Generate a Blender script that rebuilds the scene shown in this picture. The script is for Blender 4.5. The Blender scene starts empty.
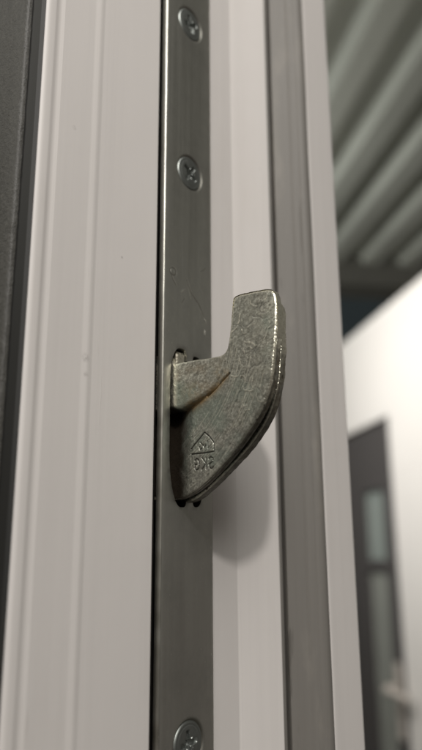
import bpy, bmesh, math, random
import numpy as np
from mathutils import Vector, Matrix, noise
from mathutils.geometry import delaunay_2d_cdt
random.seed(7)
rng = np.random.default_rng(11)
S = bpy.context.scene
MM = 0.001

# ------------------------------------------------------------------ camera
PSI, PIT, ROLL = math.radians(129.2575), math.radians(14.6026), math.radians(-0.30906)
CAM = Vector((94.007, -100.007, -37.578)) * MM
Fv = Vector((math.cos(PSI)*math.cos(PIT), math.sin(PSI)*math.cos(PIT), math.sin(PIT)))
Rv = Vector((math.sin(PSI), -math.cos(PSI), 0)); Uv = Rv.cross(Fv)
R2 = Rv*math.cos(ROLL) + Uv*math.sin(ROLL); U2 = -Rv*math.sin(ROLL) + Uv*math.cos(ROLL)
cd = bpy.data.cameras.new('camera'); cam = bpy.data.objects.new('camera', cd)
S.collection.objects.link(cam)
cam.matrix_world = Matrix(((R2.x, U2.x, -Fv.x, CAM.x), (R2.y, U2.y, -Fv.y, CAM.y), (R2.z, U2.z, -Fv.z, CAM.z), (0, 0, 0, 1)))
cd.sensor_fit = 'VERTICAL'; cd.sensor_height = 36; cd.lens = 700/750*36
cd.clip_start = 0.005; cd.clip_end = 200
cd.dof.use_dof = True; cd.dof.focus_distance = 0.138; cd.dof.aperture_fstop = 33.6/3.0
S.camera = cam

# ------------------------------------------------------------------ world: dim indoor ambience, brighter overhead
W = bpy.data.worlds.new('World'); S.world = W; W.use_nodes = True
nt = W.node_tree; bg = nt.nodes['Background']
tc = nt.nodes.new('ShaderNodeTexCoord'); sp = nt.nodes.new('ShaderNodeSeparateXYZ')
mr = nt.nodes.new('ShaderNodeMapRange'); cr = nt.nodes.new('ShaderNodeValToRGB')
nt.links.new(tc.outputs['Generated'], sp.inputs[0]); nt.links.new(sp.outputs['Z'], mr.inputs['Value'])
mr.inputs['From Min'].default_value = -1; mr.inputs['From Max'].default_value = 1
cr.color_ramp.elements[0].position = 0.2; cr.color_ramp.elements[0].color = (0.115, 0.084, 0.076, 1)
cr.color_ramp.elements[1].position = 0.95; cr.color_ramp.elements[1].color = (0.85, 0.84, 0.75, 1)
for ep, ec in ((0.50, (0.085, 0.075, 0.068, 1)), (0.56, (0.12, 0.112, 0.10, 1)), (0.68, (0.30, 0.295, 0.26, 1))):
    e = cr.color_ramp.elements.new(ep); e.color = ec
nt.links.new(mr.outputs[0], cr.inputs[0]); nt.links.new(cr.outputs[0], bg.inputs['Color'])
bg.inputs['Strength'].default_value = 1.0

# ------------------------------------------------------------------ lamps (indoor photograph: no sun)
def area(name, loc, target, size, power, col, shape='DISK', size_y=None, spread=None):
    l = bpy.data.lights.new(name, 'AREA'); l.shape = shape; l.size = size
    if size_y: l.size_y = size_y
    l.energy = power; l.color = col
    if spread: l.spread = math.radians(spread)
    o = bpy.data.objects.new(name, l); S.collection.objects.link(o)
    o.location = loc
    o.rotation_euler = (Vector(target) - Vector(loc)).to_track_quat('-Z', 'Y').to_euler()
    return o
KD = Vector((1, -1.15, 1.2)).normalized()
area('ceiling_lamp_key', KD*0.80 + Vector((0.018, 0.006, -0.012)), (0.0, 0.01, 0.0), 0.045, 2.9, (1.0, 0.95, 0.90))
area('hook_glint_fill', Vector((-0.62, -0.80, 0.80)), (0.0, 0.0, 0.0), 0.22, 3.0, (1.0, 0.97, 0.88), 'RECTANGLE', 0.5)  # unseen lamp added for glints on the hook face
area('door_soft_fill', (0.42, -0.42, 0.62), (0.0, 0.0, 0.06), 0.42, 5.2, (1.0, 0.975, 0.92), 'RECTANGLE', 0.6)  # unseen soft fill added to lighten shadows on the door edge

# wall direction of the hall behind the door: A recedes, B points to its right
A = Vector((math.cos(math.radians(138.8)), math.sin(math.radians(138.8)), 0)); B = Vector((A.y, -A.x, 0)); Zv = Vector((0, 0, 1))
def hall(s, l, h): return CAM + A*s + B*l + Zv*h
area('ceiling_lamp_partition', hall(2.1, 0.05, 1.3), hall(2.9, 1.264, 0.2), 1.0, 13, (1.0, 0.965, 0.925), spread=110)

area('rib_fill_light', hall(3.0, -1.2, 0.9), hall(2.8, 1.4, 1.8), 0.5, 11, (1.0, 1.0, 0.96), spread=120)  # unseen uplight added to bring out the ceiling ribs
S.view_settings.view_transform = 'Standard'; S.view_settings.look = 'None'
S.view_settings.exposure = 0; S.view_settings.gamma = 1
S.render.resolution_x = 576; S.render.resolution_y = 1024

# ------------------------------------------------------------------ helpers
def link(o, parent=None):
    S.collection.objects.link(o)
    if parent: o.parent = parent
    return o
def tag(o, label=None, cat=None, kind=None, group=None):
    if label: o['label'] = label
    if cat: o['category'] = cat
    if kind: o['kind'] = kind
    if group: o['group'] = group
    return o
def empty(name, loc=(0, 0, 0)):
    o = bpy.data.objects.new(name, None); o.location = loc; o.empty_display_size = 0.02
    return link(o)
def mesh_obj(name, verts, faces, mat, parent=None, smooth=False, scale=MM, auto=None):
    me = bpy.data.meshes.new(name)
    me.from_pydata([tuple(np.array(v, float)*scale) for v in verts], [], [tuple(int(i) for i in f) for f in faces])
    bm = bmesh.new(); bm.from_mesh(me); bmesh.ops.recalc_face_normals(bm, faces=bm.faces); bm.to_mesh(me); bm.free()
    if smooth:
        for p in me.polygons: p.use_smooth = True
    if auto is not None:
        for p in me.polygons: p.use_smooth = True
        me.set_sharp_from_angle(angle=math.radians(auto))
    me.materials.append(mat); o = bpy.data.objects.new(name, me)
    if parent is not None and parent.location.length > 0 and parent.parent is None:
        o.location = -parent.location
    return link(o, parent)
def extrude_z(name, prof, z0, z1, mat, parent, closed=True, steps=1, auto=30, jitter=None):
    """prof: list of (x, y) in mm, extruded along z"""
    n = len(prof); V = []; Fc = []
    for k in range(steps+1):
        z = z0 + (z1-z0)*k/steps
        for i, (x, y) in enumerate(prof):
            if jitter: x, y = jitter(i, x, y, z)
            V.append((x, y, z))
    m = n if closed else n-1
    for k in range(steps):
        for i in range(m):
            j = (i+1) % n
            Fc.append((k*n+i, k*n+j, (k+1)*n+j, (k+1)*n+i))
    if closed:
        Fc.append(tuple(range(n))); Fc.append(tuple(steps*n+i for i in range(n)))
    return mesh_obj(name, V, Fc, mat, parent, auto=auto)
def arc(cx, cy, r, a0, a1, n=6):
    return [(cx + r*math.cos(math.radians(a0+(a1-a0)*i/n)), cy + r*math.sin(math.radians(a0+(a1-a0)*i/n))) for i in range(n+1)]
def box_world(name, p0, ex, ey, ez, mat, parent=None):
    """box from corner p0 with edge vectors (metres)"""
    V = [p0 + ex*i + ey*j + ez*k for k in (0, 1) for j in (0, 1) for i in (0, 1)]
    Fc = [(0, 1, 3, 2), (4, 6, 7, 5), (0, 4, 5, 1), (2, 3, 7, 6), (0, 2, 6, 4), (1, 5, 7, 3)]
    return mesh_obj(name, V, Fc, mat, parent, scale=1)

# ------------------------------------------------------------------ materials
class NT:
    def __init__(s, name):
        s.m = bpy.data.materials.new(name); s.m.use_nodes = True; s.t = s.m.node_tree
        s.b = s.t.nodes['Principled BSDF']; s.co = s.n('ShaderNodeTexCoord').outputs['Object']
    def n(s, typ, **kw):
        x = s.t.nodes.new(typ)
        for k, v in kw.items():
            if hasattr(x, k): setattr(x, k, v)
        return x
    def l(s, a, b): s.t.links.new(a, b)
    def mapping(s, scale, rot=(0, 0, 0)):
        m = s.n('ShaderNodeMapping'); m.inputs['Scale'].default_value = scale; m.inputs['Rotation'].default_value = rot
        s.l(s.co, m.inputs['Vector']); return m.outputs[0]
    def noise(s, scale, detail=4, rough=.55, vec=None, dist=0):
        x = s.n('ShaderNodeTexNoise'); x.inputs['Scale'].default_value = scale; x.inputs['Detail'].default_value = detail
        x.inputs['Roughness'].default_value = rough; x.inputs['Distortion'].default_value = dist
        s.l(vec or s.co, x.inputs['Vector']); return x.outputs['Fac']
    def ramp(s, fac, stops):
        r = s.n('ShaderNodeValToRGB'); el = r.color_ramp.elements
        el[0].position, el[0].color = stops[0][0], c4(stops[0][1]); el[1].position, el[1].color = stops[-1][0], c4(stops[-1][1])
        for p, c in stops[1:-1]:
            k = el.new(p); k.color = c4(c)
        s.l(fac, r.inputs[0]); return r.outputs[0]
    def mix(s, fac, a, b, mode='MIX'):
        x = s.n('ShaderNodeMix', data_type='RGBA', blend_type=mode)
        if isinstance(fac, (int, float)): x.inputs[0].default_value = fac
        else: s.l(fac, x.inputs[0])
        for v, i in ((a, 6), (b, 7)):
            if isinstance(v, tuple): x.inputs[i].default_value = c4(v)
            else: s.l(v, x.inputs[i])
        return x.outputs[2]
    def math(s, op, a, b=0.0, clamp=False):
        x = s.n('ShaderNodeMath', operation=op); x.use_clamp = clamp
        for v, i in ((a, 0), (b, 1)):
            if isinstance(v, (int, float)): x.inputs[i].default_value = v
            else: s.l(v, x.inputs[i])
        return x.outputs[0]
    def bump(s, h, strength, dist, prev=None):
        x = s.n('ShaderNodeBump'); x.inputs['Strength'].default_value = strength; x.inputs['Distance'].default_value = dist
        s.l(h, x.inputs['Height'])
        if prev: s.l(prev, x.inputs['Normal'])
        return x.outputs[0]
    def attr(s, name):
        x = s.n('ShaderNodeAttribute'); x.attribute_name = name; return x.outputs['Fac']
    def out(s, color=None, rough=None, metal=None, normal=None, **kw):
        for v, k in ((color, 'Base Color'), (rough, 'Roughness'), (metal, 'Metallic')):
            if v is None: continue
            if isinstance(v, (int, float)): s.b.inputs[k].default_value = v
            elif isinstance(v, tuple): s.b.inputs[k].default_value = c4(v)
            else: s.l(v, s.b.inputs[k])
        if normal: s.l(normal, s.b.inputs['Normal'])
        for k, v in kw.items(): s.b.inputs[k.replace('_', ' ')].default_value = v
        return s.m
def c4(c):
    if isinstance(c, (int, float)): return (c, c, c, 1)
    return tuple(c)[:3] + (1,)

def mat_pvc(name, base, rough=.52):
    t = NT(name)
    big = t.noise(14, 3, .5, t.mapping((1, 1, .35)))
    fine = t.noise(900, 3, .6)
    streak = t.noise(220, 3, .6, t.mapping((1, 1, .02)))
    c = t.mix(t.ramp(big, [(.35, 0), (.7, 1)]), base, tuple(v*.93 for v in base))
    c = t.mix(t.math('MULTIPLY', t.ramp(streak, [(.5, 0), (.7, 1)]), .16), c, tuple(v*.72 for v in base))
    # sparse specks of dirt and short scuffs
    vo = t.n('ShaderNodeTexVoronoi'); vo.inputs['Scale'].default_value = 85; t.l(t.co, vo.inputs['Vector'])
    rsel = t.n('ShaderNodeSeparateColor'); t.l(vo.outputs['Color'], rsel.inputs[0])
    dot = t.math('MULTIPLY', t.math('LESS_THAN', vo.outputs['Distance'], .030), t.math('GREATER_THAN', rsel.outputs[0], .88))
    c = t.mix(t.math('MULTIPLY', dot, .45), c, (.22, .19, .17))
    vo2 = t.n('ShaderNodeTexVoronoi'); vo2.inputs['Scale'].default_value = 260; t.l(t.mapping((1, 1, .7)), vo2.inputs['Vector'])
    rs2 = t.n('ShaderNodeSeparateColor'); t.l(vo2.outputs['Color'], rs2.inputs[0])
    d2 = t.math('MULTIPLY', t.math('LESS_THAN', vo2.outputs['Distance'], .05), t.math('GREATER_THAN', rs2.outputs[0], .86))
    c = t.mix(t.math('MULTIPLY', d2, .35), c, (.30, .26, .23))
    sc = t.ramp(t.noise(420, 3, .6, t.mapping((1, 1, .10), (.10, .05, 0)), dist=.4), [(.70, 0), (.74, 1)])
    scm = t.math('MULTIPLY', sc, t.ramp(t.noise(28, 3, .6), [(.50, 0), (.62, 1)]))
    c = t.mix(t.math('MULTIPLY', scm, .22), c, (.42, .38, .35))
    for (sx, sy, sz), rr in (((-1.2, -19.4, -2.2), .0011), ((-1.2, -19.2, -5.3), .0007), ((-1.5, -11.0, 20.5), .0004), ((-1.5, -24.5, 43), .0006), ((1.0, 34, 60), .0004)):
        vd = t.n('ShaderNodeVectorMath', operation='DISTANCE'); t.l(t.co, vd.inputs[0]); vd.inputs[1].default_value = (sx*MM, sy*MM, sz*MM)
        fall = t.math('SUBTRACT', 1.0, t.math('DIVIDE', vd.outputs['Value'], rr), True)
        c = t.mix(t.math('MULTIPLY', t.math('MULTIPLY', fall, t.ramp(t.noise(1400, 3, .7), [(.35, 0), (.6, 1)])), .55, True), c, (.16, .14, .13))
    grime = t.ramp(t.noise(55, 5, .7, t.mapping((1, 1, .25))), [(.52, 0), (.78, 1)])
    c = t.mix(t.math('MULTIPLY', grime, .16), c, (.45, .40, .35))
    r = t.math('ADD', t.math('MULTIPLY', streak, .15), rough-.07)
    nb = t.bump(scm, .3, .0001); nb = t.bump(fine, .10, .0001, nb); nb = t.bump(streak, .30, .0002, nb); nb = t.bump(t.noise(60, 2), .25, .0004, nb)
    return t.out(c, r, 0, nb)
M_PVC = mat_pvc('white_pvc', (.675, .645, .626))
def mat_steel(name, lo, hi, rough, streak_scale=900, attr=False):
    t = NT(name)
    br = t.noise(streak_scale, 4, .65, t.mapping((1, 1, .018)))
    br2 = t.noise(260, 3, .6, t.mapping((1, 1, .05)))
    blot = t.noise(70, 5, .65)
    c = t.mix(br2, lo, hi)
    c = t.mix(t.math('MULTIPLY', t.ramp(blot, [(.45, 0), (.7, 1)]), .45), c, tuple(v*.62 for v in lo))
    if attr: c = t.mix(t.attr('scuff'), c, (.74, .72, .64)); c = t.mix(t.attr('grease_tone'), c, (.10, .09, .07))
    sp2 = t.noise(1500, 2, .5); c = t.mix(t.math('MULTIPLY', t.ramp(sp2, [(.70, 0), (.78, 1)]), .35), c, tuple(v*1.5 for v in hi))
    r = t.math('ADD', t.math('MULTIPLY', br, .14), rough-.05); r = t.math('ADD', r, t.math('MULTIPLY', blot, .12))
    nb = t.bump(br, .22, .00005); nb = t.bump(blot, .2, .0003, nb)
    return t.out(c, r, 1.0, nb)
M_PLATE = mat_steel('brushed_steel', (.465, .465, .43), (.61, .61, .565), .36, attr=True)
M_SCREW = mat_steel('zinc_screw', (.22, .235, .225), (.34, .36, .345), .42)
M_CASE = NT('shaded_lock_steel').out((.02, .018, .016), .6, .6)  # near-black colour carries the shade inside slot and plate gap
def mat_hook(name, face=True):
    t = NT(name)
    g = t.noise(1700, 4, .7); g2 = t.noise(1600, 3, .6); blot = t.noise(110, 5, .62, dist=.6)
    c = t.ramp(g, [(.34, (.15, .15, .125)), (.5, (.29, .29, .25)), (.66, (.56, .56, .49))])
    c = t.mix(t.ramp(blot, [(.40, 0), (.75, .6)]), c, (.33, .34, .29))           # yellow passivation bloom
    gr = t.noise(95, 3, .6, t.mapping((1, 1, 1), (0, .4, .9)))
    c = t.mix(t.math('MULTIPLY', t.ramp(gr, [(.55, 0), (.68, 1)]), .55), c, (.22, .28, .235))   # green zinc salts
    c = t.mix(t.ramp(g2, [(.62, 0), (.75, .5)]), c, (.62, .61, .54))
    wear_tone = t.attr('wear_tone'); c = t.mix(wear_tone, c, (.86, .83, .69))
    dirt_shade = t.attr('dirt_shade'); dn = t.noise(700, 4, .7)
    dnr = t.ramp(dn, [(.35, .35), (.6, 1)]); dm = t.math('MULTIPLY', dirt_shade, t.math('ADD', t.math('MULTIPLY', dnr, t.math('SUBTRACT', 1.0, dirt_shade)), dirt_shade), True)
    c = t.mix(dm, c, (.022, .017, .012))
    rust = t.math('MULTIPLY', t.attr('rust'), t.ramp(t.noise(500, 4, .7), [(.30, 0), (.52, 1)]))
    c = t.mix(rust, c, (.20, .135, .055))
    metal = t.math('SUBTRACT', .92, t.math('MAXIMUM', t.math('MULTIPLY', rust, .8), t.math('MULTIPLY', dm, .9)))
    r = t.math('ADD', t.math('MULTIPLY', g, .35), .20); r = t.math('ADD', r, t.math('MULTIPLY', rust, .25), True); r = t.math('SUBTRACT', r, t.math('MULTIPLY', wear_tone, .16), True)
    nb = t.bump(g, .7, .00012); nb = t.bump(g2, .8, .00012, nb); nb = t.bump(blot, .4, .00018, nb)
    return t.out(c, r, metal, nb)
M_HOOK = mat_hook('worn_zinc_plated_steel')
def mat_gasket():
    t = NT('grey_rubber')
    st = t.noise(500, 4, .6, t.mapping((1, 1, .03))); bl = t.noise(120, 4, .6, t.mapping((1, 1, .3)))
    c = t.mix(st, (.130, .122, .111), (.170, .160, .146)); c = t.mix(t.math('MULTIPLY', t.ramp(bl, [(.55, 0), (.7, 1)]), .35), c, (.26, .24, .21))
    vo = t.n('ShaderNodeTexVoronoi'); vo.inputs['Scale'].default_value = 240; t.l(t.mapping((1, 1, .6)), vo.inputs['Vector'])
    rsel = t.n('ShaderNodeSeparateColor'); t.l(vo.outputs['Color'], rsel.inputs[0])
    pt = t.math('MULTIPLY', t.math('LESS_THAN', vo.outputs['Distance'], .16), t.math('GREATER_THAN', rsel.outputs[0], .90))
    pt = t.math('MULTIPLY', pt, t.math('GREATER_THAN', t.noise(45, 2), .50))
    c = t.mix(t.math('MULTIPLY', pt, .6), c, (.40, .38, .35))
    lg = t.math('MULTIPLY', t.ramp(t.noise(330, 4, .6, t.mapping((1, 1, .09))), [(.62, 0), (.68, 1)]), t.ramp(t.noise(22, 2), [(.5, 0), (.6, 1)]))
    c = t.mix(t.math('MULTIPLY', lg, .55), c, (.06, .054, .046))
    nb = t.bump(st, .35, .00025); nb = t.bump(lg, .4, .0002, nb); nb = t.bump(pt, .5, .0002, nb); nb = t.bump(t.noise(900, 3), .25, .0001, nb)
    return t.out(c, .62, 0, nb)
M_GASKET = mat_gasket()
def mat_clad():
    t = NT('dark_grained_foil')
    g = t.noise(1500, 4, .75); g2 = t.noise(480, 4, .7)
    c = t.mix(g, (.014, .0135, .012), (.075, .072, .063))
    c = t.mix(t.ramp(g2, [(.6, 0), (.75, .6)]), c, (.12, .115, .10))
    nb = t.bump(g, .8, .00018); nb = t.bump(g2, .5, .0002, nb)
    return t.out(c, .5, 0, nb)
M_CLAD = mat_clad()
M_BLACK = NT('black_strip').out((.010, .010, .009), .6)

# ================================================================== the door
FLOOR = CAM.z - 1.55
Z0, Z1 = (FLOOR+0.008)/MM, 620.0
door = empty('door_leaf', (0, 0, FLOOR+0.008))
tag(door, 'white plastic door edge with steel strip, protruding hook bolt and grey gasket', 'door')

# white edge profile, cross-section through x (out of the edge) and y (across it)
P = [(-80, -32.6)]
P += arc(-2.7, -31.4, 1.2, 270, 360, 6)
P += [(-1.5, -30.5), (-1.5, -30.1), (-1.72, -29.7), (-1.72, -28.7), (-1.5, -28.2), (-1.5, -20.4)]
P += [(-1.46, -20.0), (-1.34, -19.3), (-1.32, -18.9), (-1.40, -18.3), (-1.5, -17.8)]
P += [(-1.5, -1.35), (-1.65, -1.0), (-1.95, -.85), (-12, -.85), (-12, 17.0), (-1.9, 17.0), (-1.7, 17.15), (-1.7, 25.6), (-1.68, 25.9), (-1.55, 26.1), (-1.45, 26.5), (2.0, 36.6), (1.9, 36.9), (-1.0, 37.1), (-1.0, 43.9), (9.2, 43.9)]
P += arc(9.3, 44.6, .7, 270, 360, 4)
P += [(10.0, 45.5), (10.0, 56.6)]
P += arc(8.6, 56.8, 1.4, 0, 90, 7)
P += [(-80, 58.2)]
def supports(prof):
    out = []; n = len(prof)
    for i in range(n):
        a, b = np.array(prof[i], float), np.array(prof[(i+1) % n], float); L = np.linalg.norm(b-a); out.append(tuple(a))
        if L > 1.0: out += [tuple(a+(b-a)*.12/L), tuple(b-(b-a)*.12/L)]
    return out
P = supports(P)
def wob(i, x, y, z):
    return x + .05*noise.noise(Vector((y*.05, z*.02, 3.1)))*(1 if x > -3 and y < 41 else 0), y
extrude_z('edge_profile', P, Z0, Z1, M_PVC, door, steps=160, auto=35, jitter=wob)
# plain black strip along the edge and grained dark facing on the face of the leaf
extrude_z('edge_strip', [(-1.7, -32.65), (-2.3, -33.15), (-5.6, -33.2), (-5.6, -32.65)], Z0, Z1, M_BLACK, door)
def cj(i, x, y, z):
    if x > -8: 
        return x + .10*noise.noise(Vector((z*.35, i*.2, 0))) + .14*noise.noise(Vector((z*1.7, 5, i*.1))), y
    return x, y
Zc0, Zc1 = Z0, Z1
extrude_z('dark_facing', [(-5.3, -32.65), (-5.3, -33.75), (-5.6, -34.15), (-6.3, -34.35), (-9, -34.4), (-890, -34.4), (-890, -32.65)], Z0, Z1, M_CLAD, door, steps=2400, auto=40, jitter=cj)
extrude_z('leaf_panel', [(-890, -32.6), (-80.05, -32.6), (-80.05, 40), (-890, 40)], Z0, Z1, M_PVC, door)
# gasket
G = [(-.9, 43.8), (-.9, 38.4), (-.2, 38.2), (.5, 39.4), (.9, 39.5), (3.0, 37.85), (3.3, 37.75)]
G += [(3.75, 38.05), (4.9, 38.85), (6.4, 39.75), (6.7, 40.05), (6.95, 40.08), (8.3, 40.85), (8.5, 41.15), (8.75, 41.2), (9.3, 41.5), (9.9, 42.1), (10.2, 42.7), (10.3, 43.3), (10.2, 43.75)]
def gj(i, x, y, z):
    return x + .06*noise.noise(Vector((z*.05, i*.3, 1))), y + .07*noise.noise(Vector((z*.04, i*.2, 7)))
extrude_z('rubber_gasket', G, Z0, Z1, M_GASKET, door, steps=500, auto=50, jitter=gj)

# ------------------------------------------------------------------ 2D meshing with a height function
def resample(poly, d):
    out = []
    n = len(poly)
    for i in range(n):
        a = np.array(poly[i], float); b = np.array(poly[(i+1) % n], float)
        k = max(1, int(round(np.linalg.norm(b-a)/d)))
        for j in range(k): out.append(tuple(a+(b-a)*j/k))
    return out
def crom(pts, n=8):
    """open Catmull-Rom through pts"""
    p = [np.array(q, float) for q in pts]; p = [2*p[0]-p[1]] + p + [2*p[-1]-p[-2]]; out = []
    for i in range(1, len(p)-2):
        for j in range(n):
            t = j/n
            out.append(tuple(.5*((2*p[i]) + (-p[i-1]+p[i+1])*t + (2*p[i-1]-5*p[i]+4*p[i+1]-p[i+2])*t*t + (-p[i-1]+3*p[i]-3*p[i+1]+p[i+2])*t**3)))
    out.append(tuple(p[-2])); return out
def seg_dist(P, a, b):
    a = np.array(a, float); b = np.array(b, float); ab = b-a
    t = np.clip(((P-a)@ab)/(ab@ab+1e-12), 0, 1)
    return np.linalg.norm(P - (a + t[:, None]*ab), axis=1), t
def poly_dist(P, poly):
    d = np.full(len(P), 1e9)
    for i in range(len(poly)): d = np.minimum(d, seg_dist(P, poly[i], poly[(i+1) % len(poly)])[0])
    return d
def inside(P, poly):
    c = np.zeros(len(P), bool); n = len(poly)
    for i in range(n):
        x1, y1 = poly[i]; x2, y2 = poly[(i+1) % n]
        if y1 == y2: continue
        m = ((y1 > P[:, 1]) != (y2 > P[:, 1])) & (P[:, 0] < (x2-x1)*(P[:, 1]-y1)/(y2-y1)+x1)
        c ^= m
    return c
def sheet(outer, holes, d, keep=None, margin=.4, extra=None):
    """triangulate the region; returns pts (n,2), tris, loops (index lists of outline and holes)"""
    ox = np.array(outer); xs = np.arange(ox[:, 0].min(), ox[:, 0].max(), d); ys = np.arange(ox[:, 1].min(), ox[:, 1].max(), d*.866)
    X, Y = np.meshgrid(xs, ys); X[1::2] += d/2
    P = np.stack([X.ravel(), Y.ravel()], 1)
    if keep is not None: P = P[keep(P)]
    m = inside(P, outer) & (poly_dist(P, outer) > d*margin)
    for h in holes: m &= ~inside(P, h) & (poly_dist(P, h) > d*margin)
    P = P[m]
    if extra is not None: P = np.vstack([P, extra])
    pts = []; edges = []; loops = []
    for lp in [outer] + holes:
        b = len(pts); pts += list(lp); k = len(lp); edges += [(b+i, b+(i+1) % k) for i in range(k)]; loops.append(list(range(b, b+k)))
    nb = len(pts); pts += [tuple(p) for p in P]
    vs, es, fs, ov, oe, of = delaunay_2d_cdt([Vector(p) for p in pts], edges, [], 0, 1e-7)
    # map original ids
    mp = {}
    for i, src in enumerate(ov):
        for s_ in src: mp[s_] = i
    V = np.array([tuple(v) for v in vs]); T = np.array([f for f in fs])
    cen = V[T].mean(1); m = inside(cen, outer)
    for h in holes: m &= ~inside(cen, h)
    return V, T[m], [[mp[i] for i in lp] for lp in loops]
def ss(a, b, x):
    t = np.clip((x-a)/(b-a), 0, 1); return t*t*(3-2*t)
def vnoise(P, s, off=0):
    return np.array([noise.noise(Vector((p[0]*s, p[1]*s, off))) for p in P])

# ------------------------------------------------------------------ hook outline (x out of the door edge, z up), mm
left_in = [(-9, 4.3), (-3.0, 4.2), (-1.6, 3.4), (-.7, 1.9), (.3, 1.15), (6, .95), (10.2, .7)]
fil = crom([(10.2, .7), (12.5, .8), (13.5, 1.5), (14.0, 2.8), (14.4, 5.4), (14.75, 8.5), (15.05, 11.2)], 6)
top = crom([(15.05, 11.2), (15.35, 12.0), (16.3, 12.35), (18.5, 12.3), (21.5, 12.05), (23.6, 11.75), (24.7, 11.1), (25.3, 9.7), (25.5, 7.5), (25.35, 4.0), (24.9, -.8), (23.9, -6.6), (21.5, -11.4), (17.0, -16.5), (11.4, -21.4), (6.3, -24.7), (2.4, -26.2), (-1.5, -26.6)], 8)
FRONT = left_in + fil[1:-1] + top + [(-6, -26.2), (-9, -25)]
def stroke(P, pts):
    d = np.full(len(P), 1e9)
    for a, b in zip(pts[:-1], pts[1:]): d = np.minimum(d, seg_dist(P, a, b)[0])
    return d
# engraved mark: house outline over mirrored letters S K G
house = [(4.1, -16.9), (5.6, -15.7), (7.75, -14.0), (9.0, -15.0), (10.1, -16.2), (10.15, -18.0), (7.2, -18.05), (4.2, -17.95)]
house_in = [[(6.3, -16.7), (6.5, -17.3), (7.0, -17.1), (7.3, -16.4), (7.6, -17.0), (8.1, -16.6)], [(8.5, -15.8), (8.6, -17.2)], [(6.6, -15.9), (6.9, -16.2)]]
def letters():
    x0, x1, zt, zb = 4.9, 10.3, -18.95, -21.2
    L = {'G': [[(.95, .85), (.6, 1), (.25, .85), (.05, .5), (.25, .12), (.6, 0), (.95, .15), (.95, .5), (.6, .5)]],
         'K': [[(.1, 0), (.1, 1)], [(.9, 1), (.15, .5), (.95, 0)]],
         'S': [[(.9, .85), (.55, 1), (.15, .88), (.12, .62), (.5, .5), (.88, .36), (.85, .1), (.45, 0), (.08, .15)]]}
    out = []; w = (x1-x0)/3
    for k, ch in enumerate('GKS'):
        for s_ in L[ch]:
            out.append([(x0 + k*w + .12*w + (1-u)*w*.72, zb + (zt-zb)*v) for u, v in s_])
    return out
LET = letters()
CRK = crom([(-1.5, -8.3), (0, -8.5), (1.2, -8.75), (2.6, -8.55), (4.8, -7.9), (6.8, -7.3), (8.7, -6.5), (10.6, -5.6), (12.4, -4.3), (13.6, -3.3)], 6)
crk_x = np.array([p[0] for p in CRK]); crk_z = np.array([p[1] for p in CRK])
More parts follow.
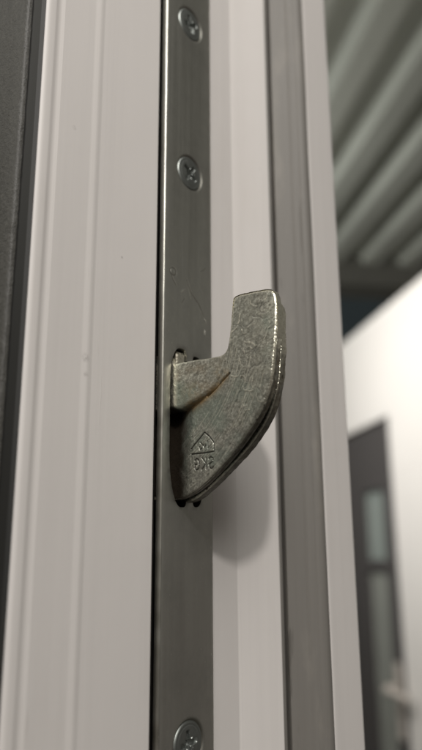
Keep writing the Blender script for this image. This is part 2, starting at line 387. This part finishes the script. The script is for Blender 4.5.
def face_height(P):
    """outward (towards -y) height of the front face; returns h, rust, wear, dirt"""
    x, z = P[:, 0], P[:, 1]
    h = np.zeros(len(P))
    zc = np.interp(x, crk_x, crk_z)
    dz = z - zc                                             # above the crease > 0
    below = 1 - ss(-.12, .16, dz + .12*vnoise(P, 1.1, 9))
    amp = 1.2*(1-ss(2.5, 14.0, x))*np.exp(-np.maximum(-dz, 0)/9) + 2.3*(1-ss(-3.2, 5.2, x))
    reg = (x < 14.4)
    h -= below*amp*reg
    # near the slot, under the crease, the face falls away further
    # stub above the crease: thumb-like rounded left end and edges
    up = 1-below
    h += up*(.38*(1-ss(3, 12, x)))*reg
    h -= up*1.0*(1-ss(-2.4, .9, x))**1.5
    h -= up*.35*np.exp(-((dz-.1)/.35)**2)*(x < 12)
    # crack line at the far end of the crease
    d1 = stroke(P, [(8.4, -6.9), (10.5, -5.9), (12.6, -4.5), (14.4, -3.3)]); h -= .42*np.exp(-(d1/.17)**2)
    d2 = stroke(P, [(11.2, -4.7), (12.6, -3.1), (13.1, -1.9)]); h -= .16*np.exp(-(d2/.20)**2)
    # engraving
    dm = stroke(P, house); 
    for s_ in house_in: dm = np.minimum(dm, stroke(P, s_) + .015)
    for s_ in LET: dm = np.minimum(dm, stroke(P, s_))
    eng = np.exp(-(dm/.12)**2); h -= .26*eng
    # hammered relief and squiggly raised scars near the nose
    h -= .8*((z+4)/20)**2*(1-below*.5)
    h += .035*vnoise(P, .7, 1) + .015*vnoise(P, 2.6, 2) + .014*vnoise(P, 6.0, 3)
    wear_tone = np.zeros(len(P))
    r2 = np.random.default_rng(5)
    NS = 34; dz0 = np.zeros(len(P))
    for k in range(NS):                                      # meandering thin scars on the nose
        cz = 11.4 - 24.5*(k+r2.uniform(0, 1))/NS
        cx = r2.uniform(17.6, 24.3) if cz > -4 else r2.uniform(17.0, 22.6 + (cz+4)*.35)
        if k % 4 == 0: cx = r2.uniform(15.6, 19)
        a = r2.uniform(0, 6.28); pts = [(cx, cz)]; turn = r2.choice([-1, 1])
        for j in range(r2.integers(6, 13)):
            if r2.random() < .45: turn = -turn
            a += turn*r2.uniform(.1, .75); pts.append((pts[-1][0]+.42*math.cos(a)*.8, pts[-1][1]+.42*math.sin(a)))
        pts = crom(pts, 3); d = stroke(P, pts); wd = r2.uniform(.08, .12)
        g = np.exp(-(d/wd)**2)*np.clip(.65+1.2*vnoise(P, 1.1, 50+k), 0, 1); sgn = 1 if r2.random() < .6 else -1
        h += sgn*r2.uniform(.06, .13)*g
        if sgn > 0: wear_tone = np.maximum(wear_tone, g*r2.uniform(.5, .95))
        dz0 = np.maximum(dz0, (.62 if sgn < 0 else .22)*(np.exp(-(d/.12)**2) if sgn < 0 else np.exp(-((d-.22)/.09)**2)))
    wear_tone = np.maximum(wear_tone, .16*ss(15.5, 22, x)*ss(-13, -4, z)*np.clip(.6+1.3*vnoise(P, .6, 77), 0, 1))
    wear_tone = np.maximum(wear_tone, .85*(1-ss(.2, 1.7, x))*ss(.2, .7, dz)*(x < 3))  # rounded left end of the stub tinted lighter
    for k in range(30):                                      # pits
        cx, cz = r2.uniform(0, 25), r2.uniform(-25, 11); d = np.hypot(x-cx, z-cz); h -= r2.uniform(.04, .12)*np.exp(-(d/r2.uniform(.1, .3))**2)
    for k in range(60):                                      # long fine arc scratches following the curved edge
        r0 = r2.uniform(22, 33); a0 = r2.uniform(-70, -20); a1 = a0 + r2.uniform(5, 22)
        pts = [(-8+r0*math.cos(math.radians(t)), 5+r0*math.sin(math.radians(t))) for t in np.linspace(a0, a1, 6)]
        d = stroke(P, pts); g = np.exp(-(d/.09)**2); h -= r2.uniform(.03, .08)*g; wear_tone = np.maximum(wear_tone, g*r2.uniform(0, .5))
    rust = np.exp(-((dz+.2)/1.05)**2)*ss(.5, 5, x)*(x < 14.2)*.95
    rust = np.maximum(rust, .45*(dz > 0)*(x < 14)*np.clip(vnoise(P, .45, 31)+.25, 0, 1))
    rust = np.maximum(rust, .8*np.exp(-((x-12.2)**2+(z+3.2)**2)/2.2)); rust = np.maximum(rust, .55*np.exp(-((x-6.5)**2/16+(z+5.5)**2/3.5)))
    dirt_shade = .95*np.exp(-(d1/.22)**2) + 1.0*np.exp(-(dm/.14)**2) + .6*np.exp(-((dz+.25)/.22)**2)*(x < 12)*(x > 1) + below*1.02*(1-ss(-.8, 8.5, x + 1.3*vnoise(P, .5, 21)))**1.25  # last term paints the shaded gradient beside the slot
    dirt_shade = np.maximum(dirt_shade, dz0)
    dirt_shade = np.maximum(dirt_shade, below*.34*(x < 15)*np.clip(.7+vnoise(P, .5, 61), 0, 1))
    dirt_shade = np.maximum(dirt_shade, .60*ss(4, 22, -z)*np.clip(.70+1.1*vnoise(P, .55, 44), 0, 1))  # face gets darker towards the bottom, broken up by noise
    dirt_shade = np.clip(dirt_shade, 0, 1); wear_tone = wear_tone*(1-.9*dirt_shade)
    return h, rust, wear_tone, dirt_shade

def plate_solid(name, poly, y0, y1, mat, parent, d=.4, hf=None, er=.35, rim=None, extra=None):
    poly = resample(poly, d)
    V, T, lp = sheet(poly, [], d, extra=extra, keep=(lambda Q: ~((Q[:, 0] > 3.4) & (Q[:, 0] < 10.9) & (Q[:, 1] > -21.7) & (Q[:, 1] < -13.6))) if extra is not None else None)
    ed = poly_dist(V, poly)
    rnd = np.where(ed < er, er - np.sqrt(np.maximum(er*er-(er-np.minimum(ed, er))**2, 0)), 0)
    if hf is not None: h, rust, wear_tone, dirt_shade = hf(V)
    else: h = .04*vnoise(V, 1.5, 4); rust = np.zeros(len(V)); wear_tone = rust.copy(); dirt_shade = rust.copy()
    nf = len(V); verts = [(V[i, 0], y0 - h[i] + rnd[i], V[i, 1]) for i in range(nf)]
    faces = [tuple(t) for t in T]
    A1 = list(rust); A2 = list(np.maximum(wear_tone, .85*np.exp(-((ed-.12)/.30)**2)*ss(-13, -1, V[:, 1])*(V[:, 0] > 14.4) + .35*np.exp(-(ed/.25)**2))); A3 = list(dirt_shade)
    prev = lp[0]; n = len(prev)
    ys = np.linspace(y0+er+.05, y1-.25, max(3, int((y1-y0)/.3)))
    for k, y in enumerate(list(ys) + [y1]):
        cur = []
        for q, i in enumerate(prev if k == 0 else lp[0]):
            x, z = V[lp[0][q]]
            pn = V[lp[0][(q+1) % n]] - V[lp[0][q-1]]; nl = np.linalg.norm(pn)+1e-9; nx, nz = pn[1]/nl, -pn[0]/nl
            if rim is not None: o = rim(x, y, z)
            else: o = .06*noise.noise(Vector((x*.9, y*1.6, z*.9)))
            if k == len(ys): o -= .3
            cur.append(len(verts)); verts.append((x - nx*o*SGN(poly), y, z - nz*o*SGN(poly)))
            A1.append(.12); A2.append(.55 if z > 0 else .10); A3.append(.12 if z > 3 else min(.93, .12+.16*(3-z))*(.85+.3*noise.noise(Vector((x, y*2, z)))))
        for q in range(n): faces.append((prev[q], prev[(q+1) % n], cur[(q+1) % n], cur[q]))
        prev = cur
    o = mesh_obj(name, verts, faces, mat, parent, auto=48)
    for nm, a in (('rust', A1), ('wear_tone', A2), ('dirt_shade', A3)):
        at = o.data.attributes.new(nm, 'FLOAT', 'POINT'); at.data.foreach_set('value', np.array(a, dtype=np.float32))
    return o
def SGN(poly):
    a = 0
    for i in range(len(poly)): a += poly[i][0]*poly[(i+1) % len(poly)][1] - poly[(i+1) % len(poly)][0]*poly[i][1]
    return -1 if a > 0 else 1

BACK = [(-9, .4), (8, .4), (13.0, 1.0), (15.2, 4), (16.2, 10.6)] + crom([(16.8, 11.4), (19.5, 11.7), (21.8, 11.2), (23.1, 10.2), (23.7, 8.2), (23.75, 3.5), (23.5, -.5), (22.7, -6.3), (20.4, -12.0), (16.1, -16.9), (10.5, -21.3), (5.8, -24.5), (2.0, -26.5), (-1.5, -27.0)], 8) + [(-9, -25.5)]
def inset(poly, d):
    s_ = SGN(poly); out = []; n = len(poly)
    for i in range(n):
        a = np.array(poly[i-1]); b = np.array(poly[(i+1) % n]); t = (b-a)/(np.linalg.norm(b-a)+1e-9)
        out.append((poly[i][0] + t[1]*d*s_, poly[i][1] - t[0]*d*s_))
    return out
hook = bpy.data.objects.new('hook_bolt', None)
link(hook, door); hook.location = (0, 0, -door.location.z)
hook['label'] = 'worn grey hook bolt with rusty crease and stamped mark'
def rim_front(x, y, z):
    o = .05*noise.noise(Vector((x*.9, y*1.6, z*.9))) + .05*noise.noise(Vector((x*2.9, y*3, z*2.9)))
    o -= .16*math.exp(-((y-4.35)/.2)**2) if z < 2 else 0
    return o
def rim_back(x, y, z):
    o = .10*noise.noise(Vector((x*.9, y*.8, z*.9)))
    if z > -6: o += .22*noise.noise(Vector((x*1.2, y*1.1, z*.8))) + .08*noise.noise(Vector((x*3, y*2, z*3)))
    return o
gx, gz = np.meshgrid(np.arange(3.45, 10.85, .07), np.arange(-21.65, -13.65, .07)); EX = np.stack([gx.ravel(), gz.ravel()], 1)
EX[:, 0] += rng.uniform(-.012, .012, len(EX)); EX = EX[inside(EX, FRONT) & (poly_dist(EX, FRONT) > .12)]
plate_solid('front_plate', FRONT, 3.0, 5.3, M_HOOK, hook, d=.15, extra=EX, hf=face_height, er=.55, rim=rim_front)
BI = inset(resample([(3.4, .4)] + [p_ for p_ in BACK if p_[0] > 3.5] + [(3.4, -25.2)], .6), 1.9)
plate_solid('middle_plate', BI, 5.32, 7.0, M_HOOK, hook, d=.5, er=.05)
def lug_face(P):
    n = len(P); return .05*vnoise(P, 1.5, 4), np.full(n, .2), np.zeros(n), np.full(n, .45)
plate_solid('root_lug', [(-9, -3), (-.45, -3), (-.45, 3.5), (-.8, 4.3), (-1.4, 4.5), (-9, 4.5)], 4.3, 6.9, M_HOOK, hook, d=.3, er=.5, hf=lug_face, rim=lambda x, y, z: .05*noise.noise(Vector((x, y, z))))
plate_solid('back_plate', BACK, 7.02, 9.2, M_HOOK, hook, d=.3, er=.25, rim=rim_back)

# ------------------------------------------------------------------ steel faceplate with slot, screw dimples
def superarc(cx, cz, rx, rz, a0, a1, n=8):
    return [(cx + rx*math.cos(math.radians(a0+(a1-a0)*i/n)), cz + rz*math.sin(math.radians(a0+(a1-a0)*i/n))) for i in range(n+1)]
SLOT = superarc(5.0, -2.0, 2.8, 7.0, 180, 90, 12) + superarc(6.0, 4.2, .9, .8, 90, 0, 4) + [(7.1, 2.6), (8.9, 2.6)]
SLOT += superarc(9.9, 3.3, .9, .9, 180, 90, 4)[1:] + superarc(10.3, 2.2, 1.9, 2.0, 90, 0, 6) + superarc(10.3, -24.5, 1.9, 3.2, 0, -90, 6)
SLOT += superarc(9.9, -26.9, .8, .8, -90, -180, 4) + [(9.0, -25.6), (7.1, -25.6)] + superarc(6.2, -27.0, .8, .9, 0, -90, 4) + superarc(5.4, -17.0, 3.2, 10.9, -90, -180, 14)
ZS = [87.863, 47.439, -71.07]; SY = 8.085
PZ0, PZ1 = -190., 190.
pz = [(.45, PZ0), (15.55, PZ0), (15.55, PZ1), (.45, PZ1)]
slot_r = resample(SLOT, .35)
holes = [slot_r] + [[(SY + 3.15*math.cos(t), zc + 3.15*math.sin(t)) for t in np.linspace(0, 2*math.pi, 56, endpoint=False)] for zc in ZS]
outer = []
for a, b, d in ((pz[0], pz[1], 1), (pz[1], pz[2], 1), (pz[2], pz[3], 1), (pz[3], pz[0], 1)):
    outer += resample([a, b], d)[:int(round(math.dist(a, b)/d))]
ring = []
for zc in ZS:
    for r in (3.3, 3.5, 3.7, 3.9, 4.1, 4.3, 4.5, 4.8, 5.2):
        ring += [(SY + r*math.cos(t), zc + r*math.sin(t)) for t in np.linspace(0, 2*math.pi, 64, endpoint=False)]
# dents and scratches are modelled in a fine patch above the slot
fine = [(y, z) for z in np.arange(8, 28, .16) for y in np.arange(1.2, 15.2, .16)]
ring = np.array(ring + fine)
def keep(Pp):
    m = (Pp[:, 0] > .9) & (Pp[:, 0] < 15.1)
    for zc in ZS: m &= np.hypot(Pp[:, 0]-SY, Pp[:, 1]-zc) > 5.4
    return m & ~((Pp[:, 1] > 7.6) & (Pp[:, 1] < 28.4))
V, T, lp = sheet(outer, holes, .8, keep=keep, extra=ring)
h = np.zeros(len(V)); scuff = np.zeros(len(V)); grease_tone = np.zeros(len(V))
for zc in ZS:
    r = np.hypot(V[:, 0]-SY, V[:, 1]-zc); h -= np.where(r < 4.7, np.clip((4.45-r)*.75, 0, 1.1), 0)
h -= .40*((V[:, 0]-8)/8)**2
sd = poly_dist(V, slot_r); h -= np.where(sd < .25, .10*(1-sd/.25), 0)
cir = np.hypot(V[:, 0]-2.7, V[:, 1]-21.6); h -= .09*np.exp(-((cir-.9)/.16)**2) - .05*np.exp(-((cir-.5)/.16)**2)
for pts, dp, wd in (([(2.3, 20.6), (2.9, 19.6), (3.6, 18.8)], .07, .14), ([(5.2, 17.6), (6.4, 18.6)], -.07, .15), ([(7.0, 21), (8.3, 18.6), (9.6, 17.4), (11.4, 16.0), (12.8, 14.0), (13.3, 12.9)], .10, .13),
                    ([(13.2, 13.4), (13.4, 12.9)], -.10, .22), ([(13.1, 11.0), (13.0, 9.8)], -.12, .20), ([(6.2, 16.4), (5.4, 15.2)], .06, .12), ([(7.4, 19.2), (8.2, 17.0)], -.05, .12), ([(11.8, 24.5), (13.5, 25.8)], .03, .1)):
    d = stroke(V, crom(pts, 4)); gg = np.exp(-(d/wd)**2); h -= 1.4*dp*gg
    if dp < 0: scuff = np.maximum(scuff, gg)
    else: scuff = np.maximum(scuff, .45*np.exp(-((d-.16)/.09)**2)); grease_tone = np.maximum(grease_tone, .5*gg)
scuff = np.maximum(scuff, .6*np.exp(-((cir-1.15)/.12)**2)*(vnoise(V, 1.3, 3) > -.1)); grease_tone = np.maximum(grease_tone, .5*np.exp(-((cir-.85)/.16)**2))
grease_tone = np.maximum(grease_tone, .55*np.exp(-(sd/.7)**2)*np.clip(vnoise(V, .8, 8)+.5, 0, 1))
for zc in ZS: grease_tone = np.maximum(grease_tone, .7*np.exp(-((np.hypot(V[:, 0]-SY, V[:, 1]-zc)-4.1)/.3)**2))  # darker ring tinted into each screw dimple
scuff = scuff*np.clip(.55+1.3*vnoise(V, 2.2, 12), 0, 1)
for k in range(46):                                          # hairline scratches and rub marks near the slot
    cy, cz = rng.uniform(1.5, 14.5), rng.uniform(8.5, 27.5); aa = rng.normal(1.57, .5); ll = rng.uniform(.6, 3.5)
    d, _ = seg_dist(V, (cy, cz), (cy+ll*math.cos(aa), cz+ll*math.sin(aa))); scuff = np.maximum(scuff, rng.uniform(.08, .35)*np.exp(-(d/.09)**2))
verts = [(h[i], V[i, 0], V[i, 1]) for i in range(len(V))]; faces = [tuple(t) for t in T]
for k, L in enumerate(lp):
    n = len(L); prev = L
    rows = [(.17, -.03), (.31, -.13), (.41, -.27), (.45, -.45), (.45, -1.62)] if k == 0 else [(0, -2.2)]
    for oy, x in rows:
        cur = []
        for i in L:
            y, z = V[i]
            yy = y + (oy if y > 15.5 else -oy if y < .5 else 0) if k == 0 else y
            cur.append(len(verts)); verts.append((x - (.38 if k == 0 else 0)*(1 if (x > -1) else .3) + (.015*noise.noise(Vector((z*.8, oy*3, y))) if k == 0 else 0), yy + (.03*noise.noise(Vector((z*.35, 2, y))) if k == 0 and oy > .1 else 0), z))
        for q in range(n): faces.append((prev[q], prev[(q+1) % n], cur[(q+1) % n], cur[q]))
        prev = cur
fp = mesh_obj('faceplate', verts, faces, M_PLATE, door, auto=32)
for nm, a in (('scuff', scuff), ('grease_tone', grease_tone)):
    full = np.zeros(len(verts), dtype=np.float32); full[:len(a)] = a
    if nm == 'grease_tone':
        for q in range(len(a), len(verts)): full[q] = .25 + .45*max(0, min(1, (45-verts[q][2])/60))*(.8+.6*noise.noise(Vector((0, 0, verts[q][2]*.3))))  # plate side rows tinted darker towards the bottom
    fp.data.attributes.new(nm, 'FLOAT', 'POINT').data.foreach_set('value', full)

# screws: pan of a countersunk head with a cross recess
def screw(zc, rot):
    nr, na = 46, 96; verts = [(0, 0)]; hh = []
    def depth(y, z):
        c, s_ = math.cos(rot), math.sin(rot); u, v = y*c+z*s_, -y*s_+z*c; r = math.hypot(u, v)
        dd = 0.0
        for p, q in ((u, v), (v, u)):
            w = .66 - .08*min(abs(p), 2)
            a = max(0, min(1, (w-abs(q))/.14)); b = max(0, min(1, (2.35-abs(p))/.22)); dd = max(dd, a*b)
        for p, q in (((u+v)*.7071, (u-v)*.7071), ((u-v)*.7071, (u+v)*.7071)):
            a = max(0, min(1, (.16-abs(q))/.1)); b = max(0, min(1, (1.5-abs(p))/.25)); dd = max(dd, a*b*.3)
        dd *= .95 - .25*r/2
        if r < .55: dd = max(dd, 1.15)
        return dd
    R = 3.98; V3 = []; Fc = []
    rs = [R*k/nr for k in range(nr+1)]
    for k, r in enumerate(rs):
        for j in range(na):
            t = 2*math.pi*j/na; y, z = r*math.cos(t), r*math.sin(t)
            x = -.20 + .20*(1-(r/R)**2) - depth(y, z) - (0.28*max(0, (r-3.55)/.43)**2) - .06*math.exp(-((r-3.2)/.12)**2) + .012*noise.noise(Vector((y*3, z*3, zc)))
            V3.append((x, SY+y, zc+z))
    for k in range(nr):
        for j in range(na): Fc.append((k*na+j, k*na+(j+1) % na, (k+1)*na+(j+1) % na, (k+1)*na+j))
    b = len(V3)
    for j in range(na):
        t = 2*math.pi*j/na; V3.append((-2.1, SY+2.9*math.cos(t), zc+2.9*math.sin(t)))
    for j in range(na): Fc.append((nr*na+j, nr*na+(j+1) % na, b+(j+1) % na, b+j))
    o = mesh_obj('screw', V3, Fc, M_SCREW, None, auto=55)
    o.parent = fp
    return o
for zc, rr in zip(ZS, (.35, .95, .15)): screw(zc, rr)

# lock case behind the slot: an open dark box, stretched to paint shade into the plate gap
cy0, cy1, cz0, cz1, cx0, cx1 = -.75, 16.9, -600, 500, -11.8, -2.25
def open_box(x0, x1, y0, y1, z0, z1, t):
    V = []; Fc = []
    def bx(a0, a1, b0, b1, c0, c1):
        b = len(V)
        V.extend([(x, y, z) for z in (c0, c1) for y in (b0, b1) for x in (a0, a1)])
        Fc.extend([tuple(b+i for i in f) for f in [(0, 1, 3, 2), (4, 6, 7, 5), (0, 4, 5, 1), (2, 3, 7, 6), (0, 2, 6, 4), (1, 5, 7, 3)]])
    bx(x0, x0+t, y0, y1, z0, z1); bx(x0+t, x1, y0, y0+t, z0, z1); bx(x0+t, x1, y1-t, y1, z0, z1)
    bx(x0+t, x1, y0+t, y1-t, z0, z0+t); bx(x0+t, x1, y0+t, y1-t, z1-t, z1)
    return V, Fc
Vb, Fb = open_box(cx0, cx1, cy0, cy1, cz0, cz1, .8)
mesh_obj('lock_case_gap_shade', Vb, Fb, M_CASE, door)

# ================================================================== the hall behind
def mat_plain(name, c, rough=.6, metal=0, n=6, amt=.08, **kw):
    t = NT(name); f = t.noise(n, 4, .6); return t.out(t.mix(f, tuple(v*(1-amt) for v in c), tuple(min(1, v*(1+amt)) for v in c)), rough, metal, t.bump(t.noise(80, 3), .1, .002), **kw)
M_WALL = mat_plain('white_painted_board', (.80, .775, .74), .55, amt=.03)
M_CEIL = mat_plain('galvanised_deck', (.52, .545, .49), .75, 0, n=3, amt=.12)
M_DARKD = mat_plain('dark_grey_door_paint', (.075, .07, .068), .45)
M_GLASS = mat_plain('frosted_pane', (.27, .305, .285), .25, amt=.12)
M_GLASS2 = mat_plain('frosted_pane_grey', (.26, .27, .245), .3, amt=.15)  # same glass, greyed to paint in what shows behind it
M_HANDLE = mat_plain('satin_metal', (.60, .55, .50), .4, .1)
M_NAVY = mat_plain('dark_blue_grey_paint', (.03, .05, .066), .6)
M_GREY = mat_plain('grey_steel_paint', (.17, .17, .15), .6)
M_BROWN = mat_plain('brown_grey_paint', (.20, .175, .16), .6)
M_FLOOR = mat_plain('grey_concrete', (.24, .23, .22), .55, n=2, amt=.15)
fh = FLOOR - CAM.z
g = box_world('floor', hall(-3, -4, fh-.1), A*14, B*9, Zv*.1, M_FLOOR); tag(g, kind='structure', label='grey concrete hall floor')
# trapezoid metal deck ceiling, ribs parallel to the partition
def deck():
    V = []; Fc = []; prof = []; l = -4.2; pitch = .25; off = .09
    while l < 5:
        prof += [(l+off, 0), (l+off+.10, 0), (l+off+.14, .065), (l+off+.21, .065)]; l += pitch
    prof = [(a, b) for a, b in prof]
    s0, s1 = -3, 3.9
    for s_ in (s0, s1):
        for l_, h_ in prof: V.append(hall(s_, l_, 1.8+h_))
    n = len(prof)
    for i in range(n-1): Fc.append((i, i+1, n+i+1, n+i))
    b = len(V)
    for s_ in (s0, s1):
        for l_, h_ in prof: V.append(hall(s_, l_, 1.812+h_))
    for i in range(n-1): Fc.append((b+i, b+n+i, b+n+i+1, b+i+1))
    return mesh_obj('ceiling', V, Fc, M_CEIL, None, scale=1)
tag(deck(), kind='structure', label='ribbed galvanised metal ceiling of the hall')
o = box_world('ceiling_beam', hall(3.91, -4, 1.66), A*.25, B*9, Zv*.26, M_GREY); tag(o, 'grey steel beam closing the ribbed ceiling, above the dark blue wall', 'beam')
o = box_world('hall_wall', hall(6.0, -4, fh), A*.15, B*9, Zv*(2.6-fh), M_NAVY); tag(o, 'dark blue grey far wall seen just above the white partition', 'wall')
o = box_world('wall_rail', hall(5.90, -4, 1.58), A*.09, B*9, Zv*.34, M_BROWN); tag(o, 'brownish rail low on the dark blue far wall', 'rail')

# white partition with a door opening
pl = 1.264; th = .12; pt = 1.08; d0, d1, dh = 2.85, 3.76, .6
part = empty('partition_wall', hall(2.85, pl, fh)); tag(part, 'tall white partition wall around the dark glazed door', 'wall')
def pbox(name, s0, s1, l0, l1, h0, h1, mat, parent): return box_world(name, hall(s0, l0, h0), A*(s1-s0), B*(l1-l0), Zv*(h1-h0), mat, parent)
def poly_prism(name, pts, l0, l1, mat, parent):
    V = [hall(s_, l0, h_) for s_, h_ in pts] + [hall(s_, l1, h_) for s_, h_ in pts]; n = len(pts)
    Fc = [tuple(range(n)), tuple(range(2*n-1, n-1, -1))] + [(i, (i+1) % n, n+(i+1) % n, n+i) for i in range(n)]
    return mesh_obj(name, V, Fc, mat, parent, scale=1)
poly_prism('panel', [(.6, fh), (d0, fh), (d0, dh), (d1, dh), (d1, fh), (4.6, fh), (4.6, pt), (.6, pt)], pl, pl+th, M_WALL, part)
gd = empty('glazed_door', hall(2.86, pl+.03, fh)); tag(gd, 'dark grey door with tall frosted panes and pale lever handle in the white partition', 'door')
a0, a1 = d0+.01, d1-.01
f0, f1 = 3.01, 3.25                                        # pane edges
m1, m2 = -.015, -.06
poly = [(a0, fh+.01), (a1, fh+.01), (a1, dh-.01), (a0, dh-.01)]
l0, l1 = pl+.02, pl+.065
# stiles and rails (butted)
V = []; Fc = []
def addb(s0, s1, h0, h1, la=l0, lb=l1):
    b = len(V); V.extend([hall(s_, l_, h_) for h_ in (h0, h1) for l_ in (la, lb) for s_ in (s0, s1)])
    Fc.extend([tuple(b+i for i in f) for f in [(0, 1, 3, 2), (4, 6, 7, 5), (0, 4, 5, 1), (2, 3, 7, 6), (0, 2, 6, 4), (1, 5, 7, 3)]])
top_h, bot_h = .30, -1.3
addb(a0, f0, fh+.01, dh-.01); addb(f1, a1, fh+.01, dh-.01); addb(f0, f1, top_h, dh-.01); addb(f0, f1, m2, m1); addb(f0, f1, fh+.01, bot_h)
mesh_obj('door_frame', V, Fc, M_DARKD, gd, scale=1)
pbox('pane', f0, f1, l0+.02, l0+.028, m1, top_h, M_GLASS, gd)
pbox('pane', f0, f1, l0+.02, l0+.028, bot_h, m2, M_GLASS2, gd)
hd = pbox('door_handle', 2.93, 2.975, l0-.012, l0, -.72, -.43, M_HANDLE, gd)
def rod(p, q, r):
    p, q = Vector(p), Vector(q); ax = (q-p).normalized(); u = ax.orthogonal().normalized(); v = ax.cross(u); Vv = []; Ff = []
    prof = [(0, r*.6), (.02, r*.95), (.06, r), (.94, r), (.98, r*.95), (1, r*.6)]
    for t, rr in prof:
        for j in range(16): Vv.append(p+(q-p)*t+(u*math.cos(j*math.pi/8)+v*math.sin(j*math.pi/8))*rr)
    for k in range(len(prof)-1):
        for j in range(16): Ff.append((k*16+j, k*16+(j+1) % 16, (k+1)*16+(j+1) % 16, (k+1)*16+j))
    Ff += [tuple(range(16)), tuple(range(80, 96))]
    return Vv, Ff
Vr, Fr = rod(hall(2.952, l0-.014, -.52), hall(2.952, l0-.07, -.52), .009); Vq, Fq = rod(hall(2.955, l0-.065, -.53), hall(2.75, l0-.065, -.53), .014)
Vr = list(Vr)+list(Vq); Fr = list(Fr)+[tuple(i+96 for i in f) for f in Fq]
lv = mesh_obj('lever', Vr, Fr, M_HANDLE, None, scale=1, auto=40)
bpy.context.view_layer.update()
lv.parent = hd; lv.matrix_parent_inverse = hd.matrix_world.inverted()
for s_ in [o for o in S.objects if o.name.startswith('screw')]: s_.matrix_parent_inverse = fp.matrix_world.inverted()
